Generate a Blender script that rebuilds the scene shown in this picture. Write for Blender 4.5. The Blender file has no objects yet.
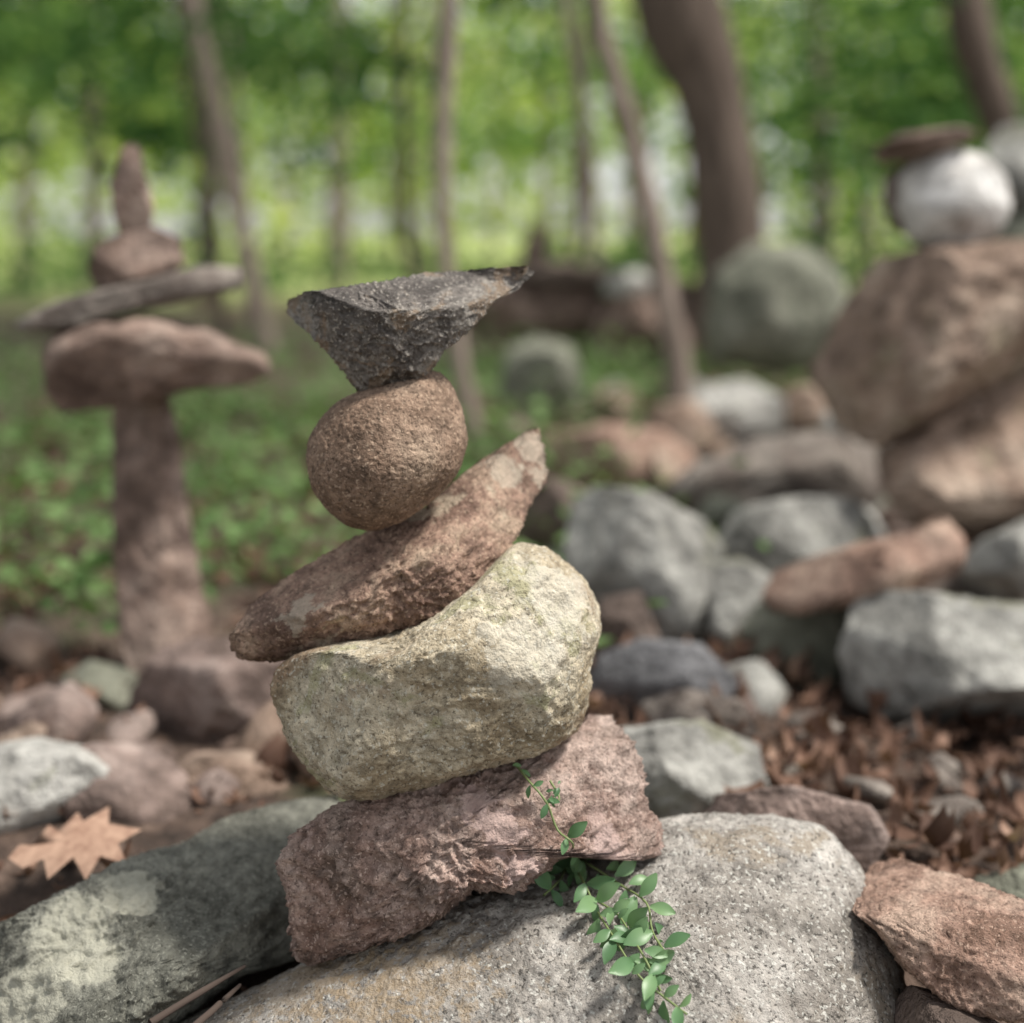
import bpy, math, random
import numpy as np
from mathutils import Vector, Matrix
from mathutils.bvhtree import BVHTree
R=math.radians
scene=bpy.context.scene
F=1500.0; CZ=0.75; HY=230.0
CAM=Vector((0,0,CZ))
def pt(px,py,D): return Vector(((px-512)/F*D, D, CZ-(py-HY)/F*D))

# ---------------- noise -----------------
_r=np.random.RandomState(7)
PERM=_r.permutation(512)
PERM=np.concatenate([PERM]*4)
G=_r.normal(size=(512,3)); G/=np.linalg.norm(G,axis=1)[:,None]
def pn(P,seed=0):
    P=P+seed*17.31
    i=np.floor(P).astype(np.int64); f=P-i
    u=f*f*f*(f*(f*6-15)+10)
    i&=511
    res=0
    for a in (0,1):
        for b in (0,1):
            for c in (0,1):
                h=PERM[(PERM[(PERM[(i[:,0]+a)&511]+i[:,1]+b)&511]+i[:,2]+c)&511]
                g=G[h]
                d=(g*(f-np.array([a,b,c]))).sum(1)
                w=(u[:,0] if a else 1-u[:,0])*(u[:,1] if b else 1-u[:,1])*(u[:,2] if c else 1-u[:,2])
                res=res+w*d
    return res
def fbm(P,o=4,seed=0,g=.5):
    r=0;a=1
    for k in range(o):
        r=r+a*pn(P*(2.03**k),seed+k*3); a*=g
    return r
def ridge(P,o=3,seed=0):
    r=0;a=1
    for k in range(o):
        r=r+a*(0.25-np.abs(pn(P*(2.1**k),seed+k*5))); a*=.5
    return r
# ---------------- mesh helpers -----------------
def mesh_np(name,V,Fc,mat=None,smooth=True,loc=(0,0,0),parent=None):
    me=bpy.data.meshes.new(name)
    V=np.asarray(V,dtype=np.float32); Fc=np.asarray(Fc,dtype=np.int32)
    n,k=Fc.shape
    me.vertices.add(len(V)); me.vertices.foreach_set('co',V.ravel())
    me.loops.add(n*k); me.loops.foreach_set('vertex_index',Fc.ravel())
    me.polygons.add(n)
    me.polygons.foreach_set('loop_start',np.arange(0,n*k,k,dtype=np.int32))
    me.polygons.foreach_set('loop_total',np.full(n,k,dtype=np.int32))
    me.polygons.foreach_set('use_smooth',np.full(n,smooth,dtype=bool))
    me.update(); me.validate()
    ob=bpy.data.objects.new(name,me); scene.collection.objects.link(ob)
    if mat: me.materials.append(mat)
    loc=Vector(loc)
    if parent: ob.parent=parent; ob.location=loc-parent.location
    else: ob.location=loc
    return ob
def empty(name,loc):
    e=bpy.data.objects.new(name,None); e.empty_display_size=.1
    scene.collection.objects.link(e); e.location=loc; return e
import bmesh
_ico={}
def ico(s):
    if s not in _ico:
        bm=bmesh.new(); bmesh.ops.create_icosphere(bm,subdivisions=s,radius=1)
        me=bpy.data.meshes.new('t'); bm.to_mesh(me); bm.free()
        V=np.empty(len(me.vertices)*3,dtype=np.float32); me.vertices.foreach_get('co',V)
        Fc=np.empty(len(me.polygons)*3,dtype=np.int32); me.loops.foreach_get('vertex_index',Fc)
        bpy.data.meshes.remove(me)
        _ico[s]=(V.reshape(-1,3).astype(float),Fc.reshape(-1,3))
    return _ico[s]

def rock(name,poly,D,mat,depth=.1,n=2.4,sub=5,cuts=(),rc=0,seed=1,parent=None,center=None,
         low=.03,mid=.02,hi=.006,sm=3,fq=1.0,crack=0.0,biasy=.5):
    rng=np.random.RandomState(seed)
    P=np.array(poly,float)
    if center is None: center=((P[:,0].min()+P[:,0].max())/2,(P[:,1].min()+P[:,1].max())/2)
    c=pt(center[0],center[1],D)
    ray=(c-CAM).normalized(); right=ray.cross(Vector((0,0,1))).normalized(); up=right.cross(ray)
    pl=[]
    for px,py in P:
        d=(pt(px,py,1.0)-CAM); t=(c-CAM).dot(ray)/d.dot(ray); q=CAM+d*t-c
        pl.append((q.dot(right),q.dot(up)))
    pl=np.array(pl)
    N=720; th=np.linspace(-math.pi,math.pi,N,endpoint=False); Rr=np.zeros(N)
    A=pl; B=np.roll(pl,-1,axis=0)
    for k,t in enumerate(th):
        d=np.array([math.cos(t),math.sin(t)])
        e=B-A
        den=d[0]*e[:,1]-d[1]*e[:,0]; den=np.where(abs(den)<1e-12,1e-12,den)
        tt=(A[:,0]*e[:,1]-A[:,1]*e[:,0])/den
        s=(A[:,0]*d[1]-A[:,1]*d[0])/den
        ok=(tt>0)&(s>=-1e-6)&(s<=1+1e-6)
        Rr[k]=tt[ok].max() if ok.any() else Rr[k-1]
    ks=np.exp(-np.arange(-15,16)**2/(2.0*sm*sm)); ks/=ks.sum()
    Rr=np.convolve(np.concatenate([Rr[-15:],Rr,Rr[:15]]),ks,'valid')
    V,Fc=ico(sub)
    x,y,z=V[:,0],V[:,1],V[:,2]
    r=np.sqrt(x*x+z*z)
    q=(r**n+np.abs(y)**n)**(1/n)+1e-9
    s=r/q; yy=y/q
    a=np.arctan2(z,x)
    Ra=np.interp(a,np.concatenate([th,[math.pi]]),np.concatenate([Rr,[Rr[0]]]))
    L=np.stack([Ra*s*np.cos(a),depth*yy,Ra*s*np.sin(a)],1)
    size=float(np.mean(Rr))
    L[:,1]*=1+.25*pn(L/size*1.2,seed)
    allc=[(np.array(cn[:3],float)/np.linalg.norm(cn[:3]),cn[3],1) for cn in cuts]
    for k in range(rc):
        nn=rng.normal(size=3); nn[1]=(-1 if rng.rand()<.7 else 1)*(abs(nn[1])+biasy); nn/=np.linalg.norm(nn)
        allc.append((nn,-rng.uniform(.62,.92),0))
    for nn,o,kd in allc:
        d=L@nn
        if o<0: o=-o*d.max()
        # slightly uneven chip faces
        ex=np.clip(d-o+.02*size*fbm(L/size*2.5,2,seed+int(abs(o)*999)%50),0,None)*.97
        if abs(nn[1])>.3:
            sh=np.clip(ex/nn[1],-1.2*depth,1.2*depth)
            L[:,1]-=sh
        else: L=L-np.outer(ex,nn)
    dirn=L/(np.linalg.norm(L,axis=1)[:,None]+1e-9)
    Q=L/size
    d=low*size*fbm(Q*1.6,3,seed)*2+mid*size*ridge(Q*4*fq,3,seed+9)*2+hi*size*fbm(Q*14*fq,4,seed+20,.6)*2
    if crack>0:
        cr=np.abs(pn(Q*2.3+fbm(Q*5,2,seed)[:,None]*.25,seed+40))
        d-=crack*size*np.exp(-(cr/.02)**2)
    L=L+dirn*d[:,None]
    M=np.array([[right.x,ray.x,up.x],[right.y,ray.y,up.y],[right.z,ray.z,up.z]])
    return mesh_np(name,L@M.T,Fc,mat,True,c,parent)

# ---------------- materials -----------------
def newmat(name):
    m=bpy.data.materials.new(name); m.use_nodes=True
    nt=m.node_tree; b=nt.nodes['Principled BSDF']; return m,nt,b
def nd(nt,t,**k):
    x=nt.nodes.new(t)
    for a,v in k.items(): setattr(x,a,v)
    return x
def noise(nt,co,sc,det=4,ro=.6,dist=0):
    x=nd(nt,'ShaderNodeTexNoise'); x.inputs['Scale'].default_value=sc; x.inputs['Detail'].default_value=det
    x.inputs['Roughness'].default_value=ro; x.inputs['Distortion'].default_value=dist
    nt.links.new(co,x.inputs['Vector']); return x.outputs['Fac']
def ramp(nt,fac,stops,interp='LINEAR'):
    x=nd(nt,'ShaderNodeValToRGB'); e=x.color_ramp.elements; x.color_ramp.interpolation=interp
    while len(e)<len(stops): e.new(.5)
    for i,(p,c) in enumerate(stops):
        e[i].position=p; e[i].color=(c[0],c[1],c[2],1) if hasattr(c,'__len__') else (c,c,c,1)
    nt.links.new(fac,x.inputs['Fac']); return x.outputs['Color']
def mix(nt,fac,a,b,mode='MIX'):
    x=nd(nt,'ShaderNodeMix',data_type='RGBA',blend_type=mode)
    for i,v in ((0,fac),(6,a),(7,b)):
        if isinstance(v,(int,float)): x.inputs[i].default_value=v
        elif isinstance(v,tuple): x.inputs[i].default_value=(v[0],v[1],v[2],1)
        else: nt.links.new(v,x.inputs[i])
    return x.outputs[2]
def math_(nt,op,a,b=None):
    x=nd(nt,'ShaderNodeMath',operation=op)
    for i,v in enumerate((a,b)):
        if v is None: continue
        if isinstance(v,(int,float)): x.inputs[i].default_value=v
        else: nt.links.new(v,x.inputs[i])
    return x.outputs[0]
def stone(name,c1,c2,c3,patch=None,patch_sc=9,patch_t=.58,speckd=.35,speckl=.25,rough=.85,sc=12,bump=1.0,g=300,dark=None,off=0,spec=.3,coarse=60,stain=.5,far=False,grain=1.0):
    m,nt,b=newmat(name)
    tc=nd(nt,'ShaderNodeTexCoord'); mp=nd(nt,'ShaderNodeMapping'); mp.inputs['Location'].default_value=(off,off*.7,off*1.3)
    nt.links.new(tc.outputs['Object'],mp.inputs['Vector']); co=mp.outputs['Vector']
    n1=noise(nt,co,sc,5,.66,.5)
    col=ramp(nt,n1,[(.38,c1),(.5,c2),(.62,c3)])
    n2=noise(nt,co,coarse,5,.75)
    col=mix(nt,.9,col,ramp(nt,n2,[(.3,.42),(.5,1.0),(.7,1.5)]),'MULTIPLY')
    if patch:
        n3=noise(nt,co,patch_sc,5,.66,.5)
        col=mix(nt,ramp(nt,n3,[(patch_t,0.0),(patch_t+.04,.75)]),col,patch)
    if dark:
        n4=noise(nt,co,patch_sc*.6+2,5,.66,.4)
        col=mix(nt,ramp(nt,n4,[(.34,stain+.3),(.46,0.0)]),col,dark)
    h=noise(nt,co,70,6 if not far else 3,.7)
    if not far:
        nf=noise(nt,co,g,2,.6); 
        col=mix(nt,ramp(nt,nf,[(.34,speckd+.3),(.43,0.0)]),col,(c1[0]*.3,c1[1]*.3,c1[2]*.3))
        ng=noise(nt,co,g*.8+37,1,.6)
        col=mix(nt,ramp(nt,ng,[(.60,0.0),(.68,speckl+.2)]),col,(min(.8,c3[0]*1.5),min(.8,c3[1]*1.5),min(.8,c3[2]*1.5)))
        h=math_(nt,'ADD',h,math_(nt,'MULTIPLY',nf,.22*grain))
    nt.links.new(col,b.inputs['Base Color'])
    b.inputs['Roughness'].default_value=rough; b.inputs['Specular IOR Level'].default_value=spec
    bp=nd(nt,'ShaderNodeBump'); bp.inputs['Distance'].default_value=.009*bump; bp.inputs['Strength'].default_value=.85
    nt.links.new(h,bp.inputs['Height']); nt.links.new(bp.outputs['Normal'],b.inputs['Normal'])
    return m
def leafmat(name,stops,transl=.45,clump=1.5,rough=.5):
    m,nt,b=newmat(name)
    geo=nd(nt,'ShaderNodeNewGeometry'); tc=nd(nt,'ShaderNodeTexCoord')
    n=noise(nt,tc.outputs['Object'],clump,2,.6)
    f=math_(nt,'ADD',math_(nt,'MULTIPLY',geo.outputs['Random Per Island'],.45),math_(nt,'MULTIPLY',math_(nt,'SUBTRACT',n,.22),1.0))
    col=ramp(nt,f,stops)
    df=nd(nt,'ShaderNodeBsdfDiffuse'); nt.links.new(col,df.inputs['Color'])
    base=df
    if transl<.3:
        nt.links.new(col,b.inputs['Base Color']); b.inputs['Roughness'].default_value=rough; b.inputs['Specular IOR Level'].default_value=.35; base=b
    tr=nd(nt,'ShaderNodeBsdfTranslucent')
    nt.links.new(mix(nt,1.0,col,(1.0,1.0,.6),'MULTIPLY'),tr.inputs['Color'])
    ms=nd(nt,'ShaderNodeMixShader'); ms.inputs[0].default_value=transl
    nt.links.new(base.outputs[0],ms.inputs[1]); nt.links.new(tr.outputs[0],ms.inputs[2])
    nt.links.new(ms.outputs[0],nt.nodes['Material Output'].inputs['Surface'])
    return m

M_dark=stone('dark_mica_stone',(.085,.072,.062),(.155,.135,.12),(.32,.29,.255),patch=(.30,.21,.135),patch_sc=16,patch_t=.56,speckl=.8,rough=.42,spec=.7,bump=1.6,sc=18)
M_round=stone('brown_sandstone',(.23,.155,.11),(.34,.24,.175),(.44,.33,.245),speckd=.45,speckl=.3,sc=8,bump=1.2,g=260,off=3,grain=1.4)
M_slant=stone('red_brown_stone',(.20,.125,.095),(.37,.245,.185),(.52,.39,.29),patch=(.55,.46,.35),patch_sc=9,patch_t=.57,sc=11,bump=1.5,off=5,dark=(.13,.08,.06))
M_big=stone('yellow_granite',(.33,.265,.175),(.51,.44,.32),(.66,.60,.475),patch=(.40,.38,.22),patch_sc=8,patch_t=.57,sc=8,bump=1.1,off=8,dark=(.29,.195,.125),g=260,grain=1.2)
M_pink=stone('pink_granite',(.27,.175,.14),(.41,.29,.245),(.54,.42,.365),patch=(.62,.46,.41),patch_sc=11,patch_t=.60,sc=12,bump=1.8,off=11,dark=(.16,.115,.09),speckl=.4)
M_boul=stone('grey_granite',(.29,.265,.235),(.43,.40,.365),(.56,.53,.49),patch=(.37,.31,.24),patch_sc=6,patch_t=.56,sc=9,bump=1.5,off=14,g=230,speckd=.6,speckl=.4,dark=(.24,.21,.18),coarse=45,grain=1.5)
M_slab=stone('green_grey_slab',(.12,.12,.10),(.20,.20,.168),(.29,.29,.245),sc=8,bump=1.0,off=17.5)
M_red=stone('red_stone',(.25,.155,.115),(.41,.27,.21),(.52,.38,.30),sc=10,bump=1.5,off=20,dark=(.15,.10,.08))
kw=dict(far=True,bump=1.8)
M_grey=stone('grey_stone',(.15,.15,.138),(.265,.26,.24),(.40,.395,.365),patch=(.20,.20,.135),patch_sc=5,patch_t=.56,sc=6,off=23,coarse=24,**kw)
M_gred=stone('mauve_stone',(.13,.095,.08),(.23,.172,.15),(.34,.27,.24),sc=6,off=27,coarse=24,**kw)
M_lt=stone('pale_stone',(.32,.31,.285),(.44,.43,.40),(.57,.56,.52),patch=(.27,.27,.21),patch_sc=5,patch_t=.6,sc=6,off=29,coarse=24,**kw)
M_brn=stone('brown_cairn_stone',(.15,.105,.082),(.265,.19,.155),(.39,.30,.25),sc=8,off=31,coarse=26,dark=(.09,.06,.05),**kw)
M_brn2=stone('dark_brown_stone',(.09,.067,.056),(.155,.118,.10),(.24,.19,.16),sc=7,off=34,coarse=22,**kw)
M_gbrn=stone('grey_brown_slab',(.14,.115,.10),(.225,.195,.17),(.33,.295,.26),sc=7,off=35,coarse=22,**kw)
M_tan=stone('tan_boulder_stone',(.18,.125,.092),(.31,.225,.175),(.44,.345,.275),patch=(.25,.21,.145),sc=5,off=37,coarse=18,dark=(.12,.085,.065),**kw)
M_moss=stone('mossy_stone',(.12,.125,.095),(.21,.215,.168),(.31,.31,.25),sc=4,off=39,coarse=14,**kw)
M_white=stone('white_quartz_stone',(.42,.40,.37),(.64,.62,.59),(.78,.77,.75),sc=6,off=41,coarse=15,dark=(.25,.19,.16),stain=.6,**kw)
M_slate=stone('slate_stone',(.10,.10,.103),(.175,.175,.182),(.26,.26,.268),sc=6,off=50,coarse=20,**kw)

# ---------------- main cairn -----------------
D0=1.5
cairn=empty('stacked_stone_cairn',pt(450,930,D0))
wedge=rock('wedge_top_stone',[(282,301),(300,293),(345,289),(380,285),(420,274),(470,269),(525,265),(540,270),(518,290),(494,301),(476,321),(455,340),(440,352),(425,374),(400,393),(374,404),(356,388),(336,360),(316,340),(293,324),(283,314)],
     D0-.01,M_dark,depth=.085,n=2.2,sub=7,seed=3,parent=cairn,center=(392,318),sm=.8,low=.02,mid=.07,hi=.024,fq=1.3,
     cuts=[(.22,-.92,-.32,.034),(-.62,-.65,-.42,.040),(0.05,-.45,.9,.024),(.5,-.8,-.1,.055),(-.2,-.85,-.5,.036),(.3,.9,-.3,.05)],rc=4)
rock('rounded_middle_stone',[(306,460),(309,437),(322,416),(338,402),(356,393),(378,386),(402,378),(424,370),(440,372),(453,386),(462,411),(467,442),(459,472),(436,498),(404,520),(373,532),(345,526),(324,506),(311,486)],
     D0+.005,M_round,depth=.075,n=2.0,sub=7,seed=5,parent=cairn,low=.012,mid=.006,hi=.009,sm=8,fq=1.6,rc=0)
slant=rock('slanted_slab_stone',[(235,635),(246,606),(290,575),(340,547),(368,532),(425,509),(465,472),(500,446),(541,422),(551,440),(553,476),(534,500),(514,540),(491,575),(452,612),(420,637),(395,650),(350,652),(300,657),(262,661),(238,658)],
     D0,M_slant,depth=.11,n=3.6,sub=7,seed=9,parent=cairn,center=(400,570),sm=.8,low=.02,mid=.085,hi=.022,fq=1.5,
     cuts=[(-.42,-.50,.76,.022),(-.12,-.93,.30,.052),(.25,-.9,-.36,.062),(.55,-.75,.30,.060),(-.3,-.85,-.45,.070)],rc=2,crack=.035)
big=rock('large_yellow_stone',[(273,690),(280,667),(300,652),(380,638),(440,608),(490,568),(512,543),(543,548),(575,573),(595,603),(602,633),(592,662),(586,700),(575,728),(540,751),(480,769),(420,786),(370,798),(337,796),(312,772),(290,737)],
     D0,M_big,depth=.135,n=2.2,sub=7,seed=12,parent=cairn,sm=4,low=.03,mid=.03,hi=.010,fq=1.4,
     cuts=[(-.1,-.75,.65,.115),(.1,-.85,-.5,.110),(-.6,-.75,-.1,.13)],rc=2,crack=.02)
base_=rock('pink_base_stone',[(287,862),(299,835),(340,811),(400,784),(480,761),(560,737),(590,713),(612,718),(623,745),(637,775),(635,802),(654,830),(651,856),(622,862),(590,846),(552,858),(510,888),(470,882),(440,912),(400,932),(350,949),(310,964),(296,951),(300,900)],
     D0-.01,M_pink,depth=.13,n=3.0,sub=7,seed=15,parent=cairn,center=(450,838),sm=.8,low=.03,mid=.11,hi=.022,fq=1.4,
     cuts=[(-.1,-.6,.78,.070),(-.05,-.98,-.2,.098),(.5,-.8,0,.115),(-.6,-.8,.1,.13)],rc=5,crack=.035)
boulA=rock('boulder',[(150,1060),(200,1018),(262,988),(340,950),(440,905),(520,886),(600,858),(660,828),(710,822),(765,822),(812,830),(846,862),(872,912),(893,962),(908,1030),(905,1150),(840,1290),(650,1360),(400,1360),(220,1280),(140,1150)],
     D0,M_boul,depth=.22,n=2.3,sub=7,seed=21,sm=4,low=.025,mid=.018,hi=.008,fq=3.0,center=(560,1090),cuts=[(-.15,-.75,.66,.21)])
slabB=rock('boulder',[(-80,985),(0,928),(60,900),(112,868),(180,846),(230,815),(300,796),(345,790),(350,815),(330,870),(320,940),(298,958),(240,975),(185,1012),(120,1060),(0,1130),(-90,1110)],
     1.58,M_slab,depth=.20,n=2.6,sub=7,seed=24,sm=2,low=.03,mid=.05,hi=.010,fq=2,cuts=[(.1,-.6,.78,.10),(-.3,-.8,.5,.12)],rc=4,crack=.02)
rock('red_rock',[(853,892),(868,862),(892,853),(950,870),(1024,903),(1080,945),(1075,1010),(1010,1022),(960,1008),(905,965),(880,930),(858,914)],1.45,M_red,depth=.10,n=3.2,sub=6,seed=26,sm=1.0,mid=.07,hi=.02,fq=1.5,cuts=[(0,-.4,.9,.030),(-.1,-.95,-.2,.07)],rc=4)
rock('rock',[(955,905),(975,878),(1030,862),(1090,880),(1090,950),(1000,935)],1.72,M_moss,depth=.08,sub=5,seed=27,rc=3)
rock('rock',[(890,1010),(910,985),(960,1000),(1010,1030),(990,1100),(900,1090)],1.42,M_brn2,depth=.08,sub=5,seed=29,rc=3)

# ---------------- left background cairn -----------------
D1=2.5
c2=empty('stacked_stone_cairn',pt(160,690,D1))
rock('spire_stone',[(110,185),(121,150),(131,143),(141,150),(145,178),(154,205),(150,232),(120,238),(113,210)],D1,M_brn,depth=.04,sub=5,n=2.8,seed=31,parent=c2,rc=5,center=(132,195),mid=.05,sm=1.2)
rock('cap_stone',[(88,268),(96,246),(118,234),(150,225),(178,238),(186,262),(172,278),(130,288),(100,291),(90,280)],D1,M_brn,depth=.08,sub=5,seed=32,parent=c2,rc=6,sm=1.5)
rock('thin_slab_stone',[(14,323),(60,299),(130,283),(200,265),(240,268),(242,289),(170,304),(100,318),(60,332),(28,332)],D1,M_gbrn,depth=.12,sub=5,n=3,seed=33,parent=c2,rc=3,center=(132,298),sm=1.)
rock('wide_slab_stone',[(45,352),(60,335),(85,322),(150,316),(205,330),(262,355),(270,374),(240,385),(200,387),(150,397),(100,408),(62,411),(47,388)],D1,M_brn,depth=.14,sub=5,n=3,seed=34,parent=c2,rc=8,center=(150,364),sm=1.0,mid=.08)
rock('pillar_stone',[(111,400),(130,393),(165,391),(178,430),(185,500),(194,560),(210,620),(206,665),(175,690),(140,700),(123,650),(116,560),(112,480)],D1,M_brn,depth=.09,sub=6,n=3.4,seed=35,parent=c2,rc=4,center=(155,550),sm=1.0,mid=.06,cuts=[(-.6,-.8,0,.045),(.5,-.85,0,.055)])
rock('boulder',[(125,700),(160,650),(205,638),(260,640),(300,660),(318,700),(320,760),(290,778),(230,760),(180,750),(135,765)],2.3,M_gred,depth=.14,sub=5,n=3,seed=36,rc=10,sm=1.0,mid=.07)
rock('boulder',[(158,800),(165,770),(195,752),(245,752),(285,765),(298,790),(285,820),(230,835),(175,830)],2.05,M_tan,depth=.1,sub=5,seed=37,rc=4)
rock('boulder',[(-40,790),(0,745),(40,738),(100,752),(150,772),(156,815),(120,842),(50,850),(-30,850)],1.98,M_lt,depth=.16,sub=5,seed=38,rc=5,n=2.7,mid=.04)
rock('boulder',[(-30,730),(0,700),(50,685),(100,715),(95,745),(30,752),(-30,750)],2.35,M_gred,depth=.12,sub=5,seed=39,rc=5)
rock('boulder',[(60,680),(90,660),(140,670),(150,710),(120,740),(80,735)],2.45,M_moss,depth=.1,sub=5,seed=40,rc=4)
rock('boulder',[(0,660),(40,640),(90,640),(95,662),(50,675),(0,678)],2.9,M_brn2,depth=.1,sub=4,seed=43,rc=4)

# ---------------- right cairn -----------------
D2=3.1
c3=empty('stacked_stone_cairn',pt(960,530,D2))
rock('flat_cap_stone',[(872,150),(898,134),(960,126),(979,132),(968,143),(935,152),(905,162),(879,163)],D2-.02,M_brn,depth=.1,sub=5,seed=51,parent=c3,rc=4,n=2.8,sm=1.)
rock('small_support_stone',[(882,200),(886,176),(910,158),(940,160),(945,200),(920,236),(893,230)],D2+.06,M_brn2,depth=.08,sub=5,seed=52,parent=c3,rc=4)
rock('round_white_stone',[(893,205),(898,178),(915,158),(945,147),(980,153),(1005,175),(1013,205),(1000,232),(975,250),(940,255),(910,243)],D2,M_white,depth=.115,n=2,sub=5,seed=53,parent=c3,low=.01,mid=.01,sm=5)
rock('large_tan_stone',[(810,372),(826,345),(845,300),(880,262),(950,247),(1024,240),(1075,262),(1085,330),(1050,365),(985,410),(935,425),(870,445),(835,420)],D2,M_tan,depth=.28,sub=6,seed=54,parent=c3,rc=9,n=2.4,mid=.05)
rock('base_stone',[(873,505),(885,450),(935,418),(990,392),(1050,365),(1110,400),(1110,520),(1000,540),(900,532)],D2,M_tan,depth=.27,sub=6,seed=55,parent=c3,rc=7,n=2.6,mid=.05)
c4=empty('stacked_stone_cairn',pt(1035,300,4.4))
rock('grey_stone',[(985,150),(1000,125),(1040,120),(1070,150),(1065,190),(1030,215),(1000,205)],4.4,M_grey,depth=.12,sub=4,seed=56,parent=c4,rc=4)
rock('lower_grey_stone',[(985,260),(995,215),(1040,205),(1090,225),(1100,420),(1000,430)],4.4,M_moss,depth=.2,sub=4,seed=57,parent=c4,rc=4)

# ---------------- mid boulders -----------------
def B(poly,D,mat,seed,depth=.15,rc=10,n=3.0,sub=5,**k):
    k.setdefault('mid',.06)
    return rock(k.pop('name','boulder'),poly,D,mat,depth=depth,sub=sub,seed=seed,rc=rc,n=n,sm=1.0,**k)
B([(565,560),(572,500),(600,487),(650,495),(700,520),(722,545),(715,590),(685,640),(640,645),(590,635),(570,610)],2.75,M_grey,61,.2)
B([(715,545),(740,510),(790,498),(850,500),(872,520),(872,560),(840,585),(760,600),(725,590)],3.0,M_grey,62,.2)
B([(676,600),(700,565),(740,560),(775,580),(785,640),(740,665),(690,655)],2.7,M_grey,63,.14)
B([(730,640),(765,600),(850,598),(870,640),(850,690),(780,700),(735,685)],2.6,M_moss,64,.15)
B([(762,594),(775,572),(820,555),(900,535),(945,514),(966,540),(962,572),(895,598),(800,614),(770,611)],2.5,M_red,65,.12,name='red_slab_rock')
B([(842,650),(855,605),(890,592),(960,600),(1040,605),(1100,640),(1100,720),(1000,732),(900,722),(850,700)],2.35,M_grey,66,.18)
B([(960,560),(985,540),(1050,510),(1090,540),(1090,610),(1000,600),(965,590)],2.8,M_grey,67,.15)
B([(585,690),(600,655),(640,640),(700,645),(738,680),(725,715),(660,725),(600,715)],2.35,M_slate,68,.12)
B([(590,770),(620,730),(700,722),(755,745),(768,790),(740,830),(640,840),(590,820)],1.95,M_grey,69,.14)
B([(690,830),(720,795),(790,788),(870,805),(888,840),(870,870),(800,872),(700,865)],1.72,M_gred,70,.12,hi=.015)
B([(660,492),(690,468),(760,440),(820,432),(875,445),(892,470),(872,508),(760,518),(680,514)],3.6,M_gbrn,71,.22,name='flat_slab_rock')
B([(545,470),(560,440),(600,425),(660,430),(695,455),(690,490),(640,505),(560,500)],4.2,M_red,72,.2)
B([(675,420),(700,388),(745,380),(785,400),(785,440),(730,450),(685,445)],4.8,M_lt,73,.2)
B([(770,410),(795,385),(830,390),(835,425),(790,435)],5.0,M_tan,74,.15)
B([(500,395),(508,350),(535,337),(570,345),(582,375),(570,405),(530,418)],5.6,M_moss,75,.2,name='standing_rock')
B([(705,330),(715,275),(750,245),(800,245),(840,275),(852,320),(840,360),(780,375),(715,360)],6.2,M_moss,76,.4,n=2.3,rc=5)
B([(500,500),(520,478),(560,480),(600,500),(600,560),(540,560),(505,540)],3.3,M_brn2,77,.15)
B([(590,640),(600,600),(640,590),(660,640),(630,670)],2.6,M_brn2,78,.1)
B([(820,430),(830,400),(880,400),(890,440),(850,455)],4.2,M_lt,79,.15)
B([(640,440),(660,405),(700,400),(720,440),(690,460)],4.6,M_tan,80,.15)
B([(860,600),(880,570),(930,560),(980,570),(975,605),(900,612)],2.9,M_gbrn,86,.12)
B([(640,700),(690,690),(740,700),(760,735),(700,750),(640,740)],2.15,M_gbrn,87,.1)
B([(690,520),(710,495),(745,500),(750,540),(705,545)],3.3,M_moss,88,.1)
# far stone pile
B([(465,335),(475,290),(520,265),(560,262),(600,270),(610,340),(540,352)],8.5,M_brn,81,.6,sub=4)
B([(590,345),(600,300),(650,275),(700,285),(715,345),(650,352)],8.2,M_brn,82,.6,sub=4)
B([(500,275),(540,264),(600,268),(650,266),(648,276),(590,282),(510,282)],8.3,M_brn2,83,.4,sub=4,rc=2,name='flat_slab_rock')
B([(520,264),(528,228),(536,222),(546,240),(549,264)],8.3,M_brn,84,.12,sub=4,name='upright_rock')
B([(600,290),(612,276),(640,268),(655,284),(625,297)],7.7,M_lt,85,.2,sub=4)

# ---------------- ground -----------------
NX,NY=320,360
s=np.linspace(-1,1,NX); xs=np.sinh(s*5.2)/np.sinh(5.2)*160
t=np.linspace(0,1,NY); ys=-8+ (np.sinh((t-.12)*6)+np.sinh(.72))/(np.sinh(5.28)+np.sinh(.72))*300
X,Y=np.meshgrid(xs,ys)
P=np.stack([X.ravel(),Y.ravel(),np.zeros(X.size)],1)
def gz(P):
    near=np.clip((1.75-P[:,1])/.35,0,1); near=near*near*(3-2*near)
    z=.03*fbm(P*2.2,3,5)*2+.012*fbm(P*11,3,8)*2 - .16*near
    far=np.clip((P[:,1]-8)/20,0,1)
    return z+far*.25*fbm(P*.15,2,3)
P[:,2]=gz(P)
idx=np.arange(NX*NY).reshape(NY,NX)
Fq=np.stack([idx[:-1,:-1].ravel(),idx[:-1,1:].ravel(),idx[1:,1:].ravel(),idx[1:,:-1].ravel()],1)
m,nt,b=newmat('forest_floor')
tc=nd(nt,'ShaderNodeTexCoord'); co=tc.outputs['Object']
soil=ramp(nt,noise(nt,co,14,6,.7),[(.3,(.028,.02,.015)),(.5,(.11,.073,.055)),(.7,(.25,.175,.135))])
grn=ramp(nt,noise(nt,co,6,4,.6),[(.3,(.07,.11,.045)),(.6,(.145,.205,.08)),(.8,(.24,.31,.13))])
sx=nd(nt,'ShaderNodeSeparateXYZ'); nt.links.new(co,sx.inputs[0])
gm=ramp(nt,noise(nt,co,.9,4,.6),[(.50,0.0),(.58,.65)])
c_=mix(nt,gm,soil,grn)
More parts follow.
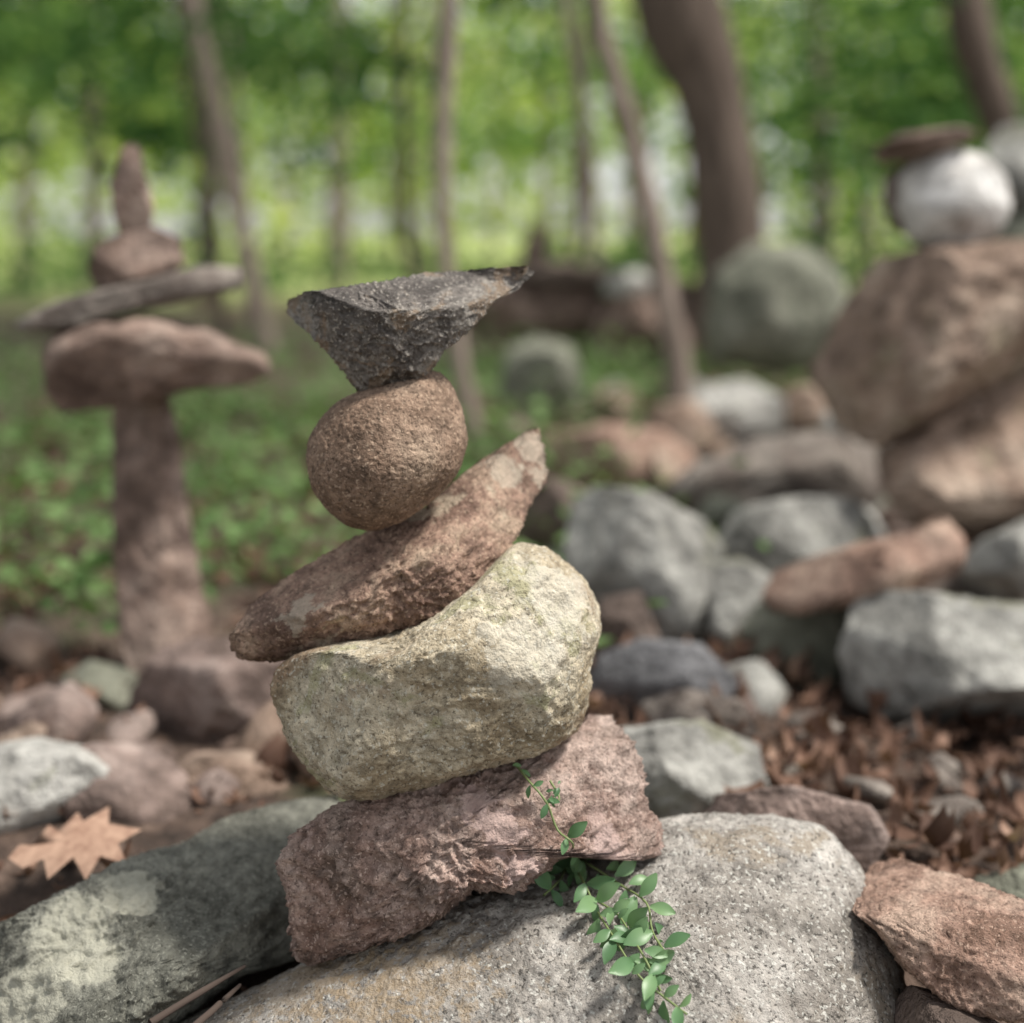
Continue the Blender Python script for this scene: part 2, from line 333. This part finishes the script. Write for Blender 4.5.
mr=nd(nt,'ShaderNodeMapRange'); mr.inputs[1].default_value=13; mr.inputs[2].default_value=20
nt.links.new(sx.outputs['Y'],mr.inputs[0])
c_=mix(nt,mr.outputs[0],c_,ramp(nt,noise(nt,co,.5,4,.6),[(.35,(.24,.33,.10)),(.6,(.55,.62,.24))]))  # far ground: sunny meadow glow painted in as paler yellow-green
nt.links.new(c_,b.inputs['Base Color']); b.inputs['Roughness'].default_value=.95
bp=nd(nt,'ShaderNodeBump'); bp.inputs['Distance'].default_value=.03; nt.links.new(noise(nt,co,40,5,.7),bp.inputs['Height']); nt.links.new(bp.outputs['Normal'],b.inputs['Normal'])
mesh_np('ground',P,Fq,m)

# ---------------- instanced-merge -----------------
def rotm(rng,tilt=1.0,n=1):
    az=rng.uniform(0,2*np.pi,n); tx=rng.normal(0,tilt,n); ty=rng.normal(0,tilt,n)
    ca,sa=np.cos(az),np.sin(az); cx,sx_=np.cos(tx),np.sin(tx); cy,sy=np.cos(ty),np.sin(ty)
    Z=np.zeros((n,3,3)); Z[:,0,0]=ca;Z[:,0,1]=-sa;Z[:,1,0]=sa;Z[:,1,1]=ca;Z[:,2,2]=1
    Xr=np.zeros((n,3,3)); Xr[:,0,0]=1;Xr[:,1,1]=cx;Xr[:,1,2]=-sx_;Xr[:,2,1]=sx_;Xr[:,2,2]=cx
    Yr=np.zeros((n,3,3)); Yr[:,1,1]=1;Yr[:,0,0]=cy;Yr[:,0,2]=sy;Yr[:,2,0]=-sy;Yr[:,2,2]=cy
    return Z@Xr@Yr
def merge(name,T,Fc,pos,Ms,sc,mat,smooth=True,parent=None,loc=(0,0,0)):
    n=len(pos); sc=np.asarray(sc)
    if sc.ndim==1: sc=sc[:,None].repeat(3,1)
    V=np.einsum('nij,nkj->nki',Ms,T[None]*sc[:,None,:])+pos[:,None,:]-np.array(loc)
    FF=Fc[None]+(np.arange(n)*len(T))[:,None,None]
    return mesh_np(name,V.reshape(-1,3),FF.reshape(-1,Fc.shape[1]),mat,smooth,loc,parent)
def leaf_t(w=.28,curl=.12,fold=.06,nl=5,pw=.8):
    xs_=np.linspace(0,1,nl); wd=np.sin(np.pi*np.clip(xs_,.04,.97)**pw)**.75*w
    V=[];
    for x,ww in zip(xs_,wd):
        for k in (-1,0,1): V.append((x-.5,k*ww,curl*(4*(x-.5)**2)+fold*abs(k)))
    Fc=[]
    for i in range(nl-1):
        for k in (0,1):
            a=i*3+k; Fc.append((a,a+1,a+4,a+3))
    return np.array(V),np.array(Fc)
LT,LF=leaf_t(.3,.25,.12)
rng=np.random.RandomState(4)
def pos_px(n,x0,x1,d0,d1,h):
    D=rng.uniform(d0,d1,n); px=rng.uniform(x0,x1,n)
    p=np.stack([(px-512)/F*D,D,np.zeros(n)],1); p[:,2]=gz(p)+rng.uniform(0,h,n); return p
pos=np.concatenate([pos_px(1300,560,1180,1.6,2.6,.04),pos_px(400,-150,450,1.6,2.6,.03),pos_px(3200,-150,1200,2.4,6.5,.02),pos_px(260,50,900,1.35,1.7,.04)])
keep=(fbm(pos*np.array([7,7,0])+3,2,9)>-.18); pos=pos[keep]
n=len(pos)
M_dead=leafmat('dead_leaves',[(.05,(.035,.022,.016)),(.35,(.11,.06,.042)),(.62,(.23,.135,.095)),(.8,(.36,.23,.17)),(1.0,(.60,.48,.38))],.12,6,.7)
sc=rng.uniform(.012,.04,n)+.03*(rng.rand(n)<.15); sc*=np.where(pos[:,1]>2.6,1.25,1)
merge('leaf_litter',LT,LF,pos,rotm(rng,.6,n),np.stack([sc,sc*rng.uniform(.4,1.3,n),sc*rng.uniform(.5,2.5,n)],1),M_dead)
def rub(name,num,x0,x1,d0,d1,s0,s1,mat,seed):
    global rng
    rng=np.random.RandomState(seed)
    V,Fc=ico(3)
    T=V.copy()
    for k in range(14):
        nn=rng.normal(size=3); nn/=np.linalg.norm(nn); d=T@nn; T=T-np.outer(np.clip(d-rng.uniform(.6,.85),0,None)*.95,nn)
    T+=V*(.12*fbm(V*1.6,3,seed))[:,None]
    p=pos_px(num,x0,x1,d0,d1,.01); s_=rng.uniform(s0,s1,num)**1.0
    sc=np.stack([s_*rng.uniform(.8,1.5,num),s_,s_*rng.uniform(.45,.8,num)],1)
    p[:,2]+=sc[:,2]*.3
    merge(name,T,Fc,p,rotm(rng,.35,num),sc,mat)
rub('rock_rubble',55,520,1150,2.3,4.5,.03,.10,M_grey,101)
rub('rock_rubble',45,480,1150,2.3,5.5,.03,.10,M_gred,102)
rub('rock_rubble',30,560,1150,2.6,7,.05,.13,M_lt,103)
rub('rock_rubble',40,560,1150,2.6,7,.05,.13,M_tan,104)
rub('rock_rubble',13,-120,420,1.9,2.6,.03,.08,M_gred,105)
rub('rock_rubble',8,-120,450,1.9,2.8,.03,.08,M_tan,106)
rub('rock_rubble',80,-120,1100,1.5,2.6,.008,.025,M_brn,107)
rub('rock_rubble',14,760,1100,1.9,2.3,.02,.05,M_gbrn,108)

# ---------------- undergrowth -----------------
rng=np.random.RandomState(11)
WT,WF=leaf_t(.3,.1,.05,4)
M_weed=leafmat('weed_leaves',[(.15,(.06,.115,.045)),(.45,(.13,.22,.085)),(.8,(.26,.38,.165))],.35,2.0)
cl=[]
for k in range(210):
    D=rng.uniform(2.75,8); px=rng.uniform(-150,640)
    if rng.rand()<.25: px=rng.uniform(550,1200); D=rng.uniform(5.5,9)
    cx=(px-512)/F*D
    m_=int(rng.uniform(25,65)); rr=rng.uniform(.08,.22)*(1+D*.04)
    q=rng.normal(size=(m_,3))*np.array([rr,rr,0]); q[:,2]=np.abs(rng.normal(0,.07*(1+D*.05),m_))
    q+=np.array([cx,D,0]); cl.append(q)
pos=np.concatenate(cl); pos[:,2]+=gz(pos); n=len(pos)
merge('undergrowth_plants',WT,WF,pos,rotm(rng,.5,n),rng.uniform(.025,.06,n),M_weed)

# ---------------- foliage masses -----------------
QT=np.array([(-.5,0,0),(0,-.3,.06),(.5,0,0),(0,.3,.06)]); QF=np.array([(0,1,2,3)])
def clumps(num,x0,x1,d0,d1,py0,py1,rad,per,seed,leaf):
    r=np.random.RandomState(seed); out=[]
    for k in range(num):
        D=r.uniform(d0,d1); x=(r.uniform(x0,x1)-512)/F*D; z=CZ-(r.uniform(py0,py1)-HY)/F*D
        R_=rad*r.uniform(.5,1.4); m_=int(per*r.uniform(.5,1.4))
        q=r.normal(size=(m_,3))*np.array([R_*1.4,R_,R_*.45])+np.array([x,D,z])
        out.append(q)
    p=np.concatenate(out); return p[p[:,2]>.1]
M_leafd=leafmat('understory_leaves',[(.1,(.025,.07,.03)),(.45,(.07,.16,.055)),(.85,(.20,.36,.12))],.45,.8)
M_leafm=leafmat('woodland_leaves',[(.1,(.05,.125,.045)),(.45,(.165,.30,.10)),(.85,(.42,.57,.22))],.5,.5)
M_leaff=leafmat('sun_painted_distant_leaves',[(.1,(.22,.33,.10)),(.45,(.46,.58,.21)),(.85,(.74,.78,.42))],.5,.3)  # clearing's sunlight is put into these raised leaf colours
def fol(name,p,seed,size,mat):
    r=np.random.RandomState(seed); n=len(p)
    return merge(name,QT,QF,p,rotm(r,.8,n),r.uniform(.7,1.3,n)*size,mat,False)
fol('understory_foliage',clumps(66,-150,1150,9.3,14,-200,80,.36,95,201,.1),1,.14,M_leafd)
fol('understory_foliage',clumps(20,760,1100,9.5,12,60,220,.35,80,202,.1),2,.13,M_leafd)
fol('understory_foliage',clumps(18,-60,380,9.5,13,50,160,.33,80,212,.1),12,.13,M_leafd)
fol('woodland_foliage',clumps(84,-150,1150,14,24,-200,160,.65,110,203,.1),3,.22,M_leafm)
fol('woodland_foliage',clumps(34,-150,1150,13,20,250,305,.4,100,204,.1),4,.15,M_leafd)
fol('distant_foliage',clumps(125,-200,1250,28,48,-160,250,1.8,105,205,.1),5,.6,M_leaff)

# ---------------- trees -----------------
m,nt,b=newmat('bark'); tc=nd(nt,'ShaderNodeTexCoord'); mp=nd(nt,'ShaderNodeMapping'); mp.inputs['Scale'].default_value=(1,1,.2)
nt.links.new(tc.outputs['Object'],mp.inputs[0]); nn_=noise(nt,mp.outputs[0],16,5,.7)
nt.links.new(ramp(nt,nn_,[(.3,(.06,.044,.035)),(.55,(.145,.108,.085)),(.75,(.24,.19,.155))]),b.inputs['Base Color']); b.inputs['Roughness'].default_value=.95
bp=nd(nt,'ShaderNodeBump'); bp.inputs['Distance'].default_value=.03; nt.links.new(nn_,bp.inputs['Height']); nt.links.new(bp.outputs[0],b.inputs['Normal'])
M_bark=m
m2=m.copy(); m2.name='pale_bark'; M_barkp=m2
for x in m2.node_tree.nodes:
    if x.type=='VALTORGB':
        for e,c in zip(x.color_ramp.elements,[(.16,.125,.10),(.30,.24,.20),(.42,.35,.30)]): e.color=(*c,1)
def tube(name,pts,rad,mat,parent=None,loc=(0,0,0),seg=14,seed=0,steps=6):
    P=[Vector(p) for p in pts]; C=[];Rd=[]
    for i in range(len(P)-1):
        p0=P[max(i-1,0)];p1=P[i];p2=P[i+1];p3=P[min(i+2,len(P)-1)]
        for k in range(steps):
            t=k/steps
            C.append(.5*((2*p1)+(p2-p0)*t+(2*p0-5*p1+4*p2-p3)*t*t+(3*p1-p0-3*p2+p3)*t**3)); Rd.append(rad[i]*(1-t)+rad[i+1]*t)
    C.append(P[-1]);Rd.append(rad[-1])
    V=[];n=len(C)
    for i,c in enumerate(C):
        tg=(C[min(i+1,n-1)]-C[max(i-1,0)]).normalized()
        a=tg.cross(Vector((0,1,.01))).normalized() if abs(tg.y)<.95 else tg.cross(Vector((1,0,0))).normalized(); b_=tg.cross(a)
        for k in range(seg):
            an=k/seg*2*math.pi
            V.append(c+(a*math.cos(an)+b_*math.sin(an))*Rd[i])
    V=np.array([tuple(v) for v in V])
    cc=np.repeat(np.array([tuple(c) for c in C]),seg,axis=0); rr=np.repeat(np.array(Rd),seg)
    V+=(V-cc)*(.25*pn(V/ (rr.max()*2+1e-6),seed))[:,None]
    Fc=[(i*seg+k,i*seg+(k+1)%seg,(i+1)*seg+(k+1)%seg,(i+1)*seg+k) for i in range(n-1) for k in range(seg)]
    return mesh_np(name,V-np.array(loc),Fc,mat,True,loc,parent)
def tree(name,path,D,mat,H=7,seed=0,lm=None):
    r=np.random.RandomState(seed)
    pts=[pt(a,b_,D) for a,b_,w in path]; rad=[w/F*D/2 for a,b_,w in path]
    base=pts[0].copy(); base.z=-.1
    pts=[base]+pts; rad=[rad[0]*1.35]+rad
    d=(pts[-1]-pts[-2]); d=d/max(d.z,.05); top=pts[-1]
    for k in range(1,5):
        z=top.z+(H-top.z)*k/4
        pts.append(Vector((top.x+d.x*(z-top.z)*.7+r.normal(0,.04),top.y+r.normal(0,.08),z))); rad.append(rad[len(path)]*(1-.2*k))
    e=empty(name,base)
    tube('trunk',pts,rad,mat,e,base,seed=seed)
    cen=[]
    for k in range(6):
        i=len(pts)-1-(k%3); p=pts[i]; L=r.uniform(.8,1.5)*H/7; a=r.uniform(0,6.28)
        q=[p,p+Vector((math.cos(a)*L*.5,math.sin(a)*L*.5,.25*L)),p+Vector((math.cos(a)*L,math.sin(a)*L,.6*L))]
        tube('limb_%d'%(k+1),q,[rad[i]*.45,rad[i]*.3,rad[i]*.1],mat,e,base,seg=8,seed=k,steps=4)
        for t in (.6,1.0):
            cen.append(q[1].lerp(q[2],t))
    cc=[]
    for c in cen:
        for j in range(2):
            cc.append(r.normal(size=(50,3))*np.array([.35,.35,.16])*H/7+np.array(tuple(c))+r.normal(0,.25,3))
    p=np.concatenate(cc); 
    merge('crown',QT,QF,p,rotm(r,.8,len(p)),r.uniform(.09,.15,len(p)),lm or M_leafd,False,e,base)
    return e
tree('tree',[(730,330,88),(731,300,76),(732,240,70),(724,160,70),(706,80,76),(679,0,88)],8,M_bark,8,1)
tree('sapling_tree',[(478,450,20),(463,380,18),(448,280,17),(443,200,17),(444,100,18),(449,0,20)],4.9,M_barkp,6,2)
tree('sapling_tree',[(679,370,26),(668,310,24),(654,230,23),(634,150,22),(615,75,21),(596,0,20)],5.6,M_barkp,6,3)
tree('tree',[(1030,230,40),(1010,160,38),(985,80,42),(965,0,48)],9,M_bark,8,4)
tree('tree',[(268,355,24),(255,290,22),(236,200,20),(214,100,20),(192,0,18)],9,M_barkp,8,5)
tree('sapling_tree',[(420,300,12),(405,220,12),(404,120,11),(402,0,12)],10,M_bark,7,6)
tree('sapling_tree',[(222,320,12),(210,200,12),(190,90,10),(178,0,10)],10,M_bark,7,7)
tree('sapling_tree',[(600,330,12),(592,200,12),(580,90,13),(566,0,14)],9.3,M_barkp,8,8)
rr=np.random.RandomState(77)
fe=empty('distant_trees',(0,15,0))
for k in range(24):
    D=rr.uniform(13,28); px=rr.uniform(-120,1150); w=rr.uniform(.04,.12)
    x=(px-512)/F*D; ln=rr.normal(0,.25)
    tube('trunk_%d'%(k+1),[(x,D,-.2),(x+ln*.3,D,2),(x+ln*.8,D,4.5),(x+ln,D,8)],[w*1.2,w,w*.85,w*.5],M_barkp if rr.rand()<.5 else M_bark,fe,(x,D,0),seg=8,seed=k,steps=3)

# ---------------- vine -----------------
bpy.context.view_layer.update()
def bvh_of(obs):
    V=[];Fa=[];o=0
    for ob in obs:
        me=ob.data; mw=ob.matrix_world
        n=len(me.vertices); a=np.empty(n*3,dtype=np.float32); me.vertices.foreach_get('co',a); a=a.reshape(-1,3)
        l=np.array(mw.translation); a=a+l
        f=np.empty(len(me.polygons)*3,dtype=np.int32); me.loops.foreach_get('vertex_index',f)
        V.append(a); Fa.append(f.reshape(-1,3)+o); o+=n
    return BVHTree.FromPolygons(np.concatenate(V).tolist(),np.concatenate(Fa).tolist())
def spots(ob,lst,color,fac=.85,wob=.5,nsc=28):
    bv_=bvh_of([ob]); m=ob.data.materials[0]; nt=m.node_tree; b=nt.nodes['Principled BSDF']
    tc=nd(nt,'ShaderNodeTexCoord'); nz=noise(nt,tc.outputs['Object'],nsc,5,.65)
    src=b.inputs['Base Color'].links[0].from_socket
    for px,py,rad in lst:
        d=(pt(px,py,1.0)-CAM).normalized(); h=bv_.ray_cast(CAM,d)
        if h[0] is None: continue
        loc=h[0]-ob.matrix_world.translation
        v=nd(nt,'ShaderNodeVectorMath',operation='DISTANCE'); nt.links.new(tc.outputs['Object'],v.inputs[0]); v.inputs[1].default_value=loc
        q=math_(nt,'ADD',math_(nt,'DIVIDE',v.outputs['Value'],rad),math_(nt,'MULTIPLY',math_(nt,'SUBTRACT',nz,.5),wob*6))
        src=mix(nt,ramp(nt,q,[(.80,fac),(1.0,0.0)]),src,color)
    nt.links.new(src,b.inputs['Base Color'])
spots(slabB,[(70,935,.052),(128,888,.040),(95,960,.03),(30,1000,.045)],(.50,.49,.40),.8,.35,22)
spots(base_,[(500,830,.024),(525,870,.018),(470,800,.018),(610,845,.016)],(.64,.48,.44),.7,.5,50)
spots(slant,[(535,450,.032),(505,470,.022),(300,610,.020)],(.58,.51,.41),.55,.6,50)
spots(big,[(560,590,.05),(530,650,.045)],(.70,.66,.56),.5,.5,30)
spots(boulA,[(300,985,.06),(420,975,.06),(360,1010,.06)],(.40,.30,.19),.45,1.1,90)
obs=[boulA]+[c for c in cairn.children]
bv=bvh_of(obs)
def surf(px,py,lift):
    d=(pt(px,py,1.0)-CAM).normalized(); h=bv.ray_cast(CAM,d)
    if h[0] is None: return pt(px,py,1.45)
    return h[0]+(h[1]*.5-d*.5).normalized()*lift
vb=surf(575,865,.002)
vine=empty('trailing_vine_plant',vb)
M_vleaf=leafmat('vine_leaves',[(.1,(.07,.155,.07)),(.5,(.13,.25,.115)),(.9,(.24,.38,.18))],.2,20,.36)
m,nt,b=newmat('vine_stem'); b.inputs['Base Color'].default_value=(.20,.26,.10,1); M_stem=m
stems=[[(516,766),(530,783),(545,803),(556,825),(564,845),(572,864),(586,888),(598,915),(616,945),(640,975),(664,998),(684,1016)],
       [(574,864),(600,874),(622,886),(640,905),(652,935),(668,958)],
       [(572,862),(560,880),(542,902)],[(545,803),(558,797),(552,785)],[(598,905),(620,918),(634,940),(648,965),(660,990)]]
VT,VF=leaf_t(.25,-.12,.07,9,1.0)
lp=[];lM=[];ls=[]
r=random.Random(5)
for si,st in enumerate(stems):
    pts=[surf(x,y,.006+.012*math.sin(i*1.3+si)**2) for i,(x,y) in enumerate(st)]
    tube('stem_%d'%(si+1),[tuple(p) for p in pts],[.0011]*len(pts),M_stem,vine,vb,seg=6,steps=4)
    for i in range(len(st)-1):
        if si==0 and i<4: cnt=1; L0=.010
        elif si==3: cnt=2; L0=.008
        else: cnt=2; L0=.022
        if si==0 and i==3: L0=.018
        for k in range(cnt):
            t=(k+r.random()*.6)/cnt
            p=pts[i].lerp(pts[i+1],t); tg=(pts[i+1]-pts[i]).normalized()
            for side in (-1,1):
                L=L0*r.uniform(.6,1.4)
                nrm=Vector((r.uniform(-.7,.7),-1+r.uniform(-.2,.6),.75+r.uniform(-.8,.5))).normalized()
                sd=tg.cross(nrm).normalized()*side
                ax=(sd*1.0+tg*r.uniform(.1,1.0)).normalized(); ax=(ax-nrm*ax.dot(nrm)).normalized()
                bt=nrm.cross(ax)
                lM.append([[ax.x,bt.x,nrm.x],[ax.y,bt.y,nrm.y],[ax.z,bt.z,nrm.z]])
                q=p+ax*L*.58+nrm*r.uniform(.001,.012); lp.append(tuple(q)); ls.append(L)
merge('leaves',VT,VF,np.array(lp),np.array(lM),np.array(ls),M_vleaf,True,vine,vb)

# twigs
tw=empty('fallen_twigs',pt(200,990,1.42))
m,nt,b=newmat('twig_bark'); b.inputs['Base Color'].default_value=(.07,.05,.04,1); b.inputs['Roughness'].default_value=.9
for k,(a,b_) in enumerate([((150,1023),(245,966)),((190,1030),(240,985))]):
    p0=pt(a[0],a[1],1.35);p1=pt(b_[0],b_[1],1.43); mm=(p0+p1)/2+Vector((0.004,0,.003))
    tube('twig_%d'%(k+1),[p0,mm,p1],[.0035,.003,.0015],m,tw,tw.location,seg=7,seed=k)
# lobed dead leaf (oak-like), gently cupped: outline fanned from points on the midrib
out=[(0,0),(10,-9),(26,-6),(38,-22),(52,-13),(66,-32),(76,-20),(98,-38),(104,-17),(140,-12),(118,1),(130,16),(102,11),(90,27),(74,11),(50,24),(42,9),(20,12)]
bm=bmesh.new()
def lv(x,y): return bm.verts.new((x/1000, -1.7*y/1000, -.00001*y*y+.010*math.sin(x*.025)))
c0=lv(66,-3); vs=[lv(x,y) for x,y in out]; nv=len(vs)
for i in range(nv): bm.faces.new((c0,vs[i],vs[(i+1)%nv]))
bmesh.ops.recalc_face_normals(bm,faces=bm.faces[:])
for f in bm.faces: f.smooth=True
me=bpy.data.meshes.new('lobed_dead_leaf'); bm.to_mesh(me); bm.free()
ml,nt,b=newmat('tan_dead_leaf'); tc=nd(nt,'ShaderNodeTexCoord')
nt.links.new(ramp(nt,noise(nt,tc.outputs['Object'],60,5,.7),[(.3,(.22,.12,.08)),(.6,(.46,.30,.215))]),b.inputs['Base Color']); b.inputs['Roughness'].default_value=.75
me.materials.append(ml)
ob=bpy.data.objects.new('lobed_dead_leaf',me); scene.collection.objects.link(ob); ob.location=pt(8,858,1.70); ob.scale=(1.05,1.05,1.0); ob.rotation_euler=(R(24),R(-6),R(4))

# ---------------- light / world / camera -----------------
w=bpy.data.worlds.new("World"); scene.world=w; w.use_nodes=True; nt=w.node_tree
bg=nt.nodes['Background']; sk=nt.nodes.new('ShaderNodeTexSky'); sk.sky_type='NISHITA'; sk.sun_disc=False
SE,AZ=60,105
sk.sun_elevation=R(SE); sk.sun_rotation=R(AZ)
hs=nt.nodes.new('ShaderNodeHueSaturation'); hs.inputs['Saturation'].default_value=.12; hs.inputs['Value'].default_value=1.18
nt.links.new(sk.outputs[0],hs.inputs['Color']); nt.links.new(hs.outputs[0],bg.inputs[0]); bg.inputs[1].default_value=.15
sd=Vector((math.sin(R(AZ))*math.cos(R(SE)),math.cos(R(AZ))*math.cos(R(SE)),math.sin(R(SE))))
l=bpy.data.lights.new('sun','SUN'); l.energy=4.4; l.angle=R(10); l.color=(1,.945,.86)
lo=bpy.data.objects.new('sun',l); scene.collection.objects.link(lo); lo.rotation_euler=sd.to_track_quat('Z','Y').to_euler(); lo.location=(3,-3,6)
cd=bpy.data.cameras.new('camera'); cam=bpy.data.objects.new('camera',cd); scene.collection.objects.link(cam)
cam.location=CAM; cam.rotation_euler=(R(90),0,0); cd.sensor_width=36; cd.lens=36*F/1024; cd.shift_y=-(511.5-HY)/1024
cd.clip_start=.05; cd.clip_end=1000
cd.dof.use_dof=True; cd.dof.focus_distance=1.39; cd.dof.aperture_fstop=1.8
scene.camera=cam
scene.view_settings.view_transform='Standard'; scene.view_settings.look='None'; scene.view_settings.exposure=0
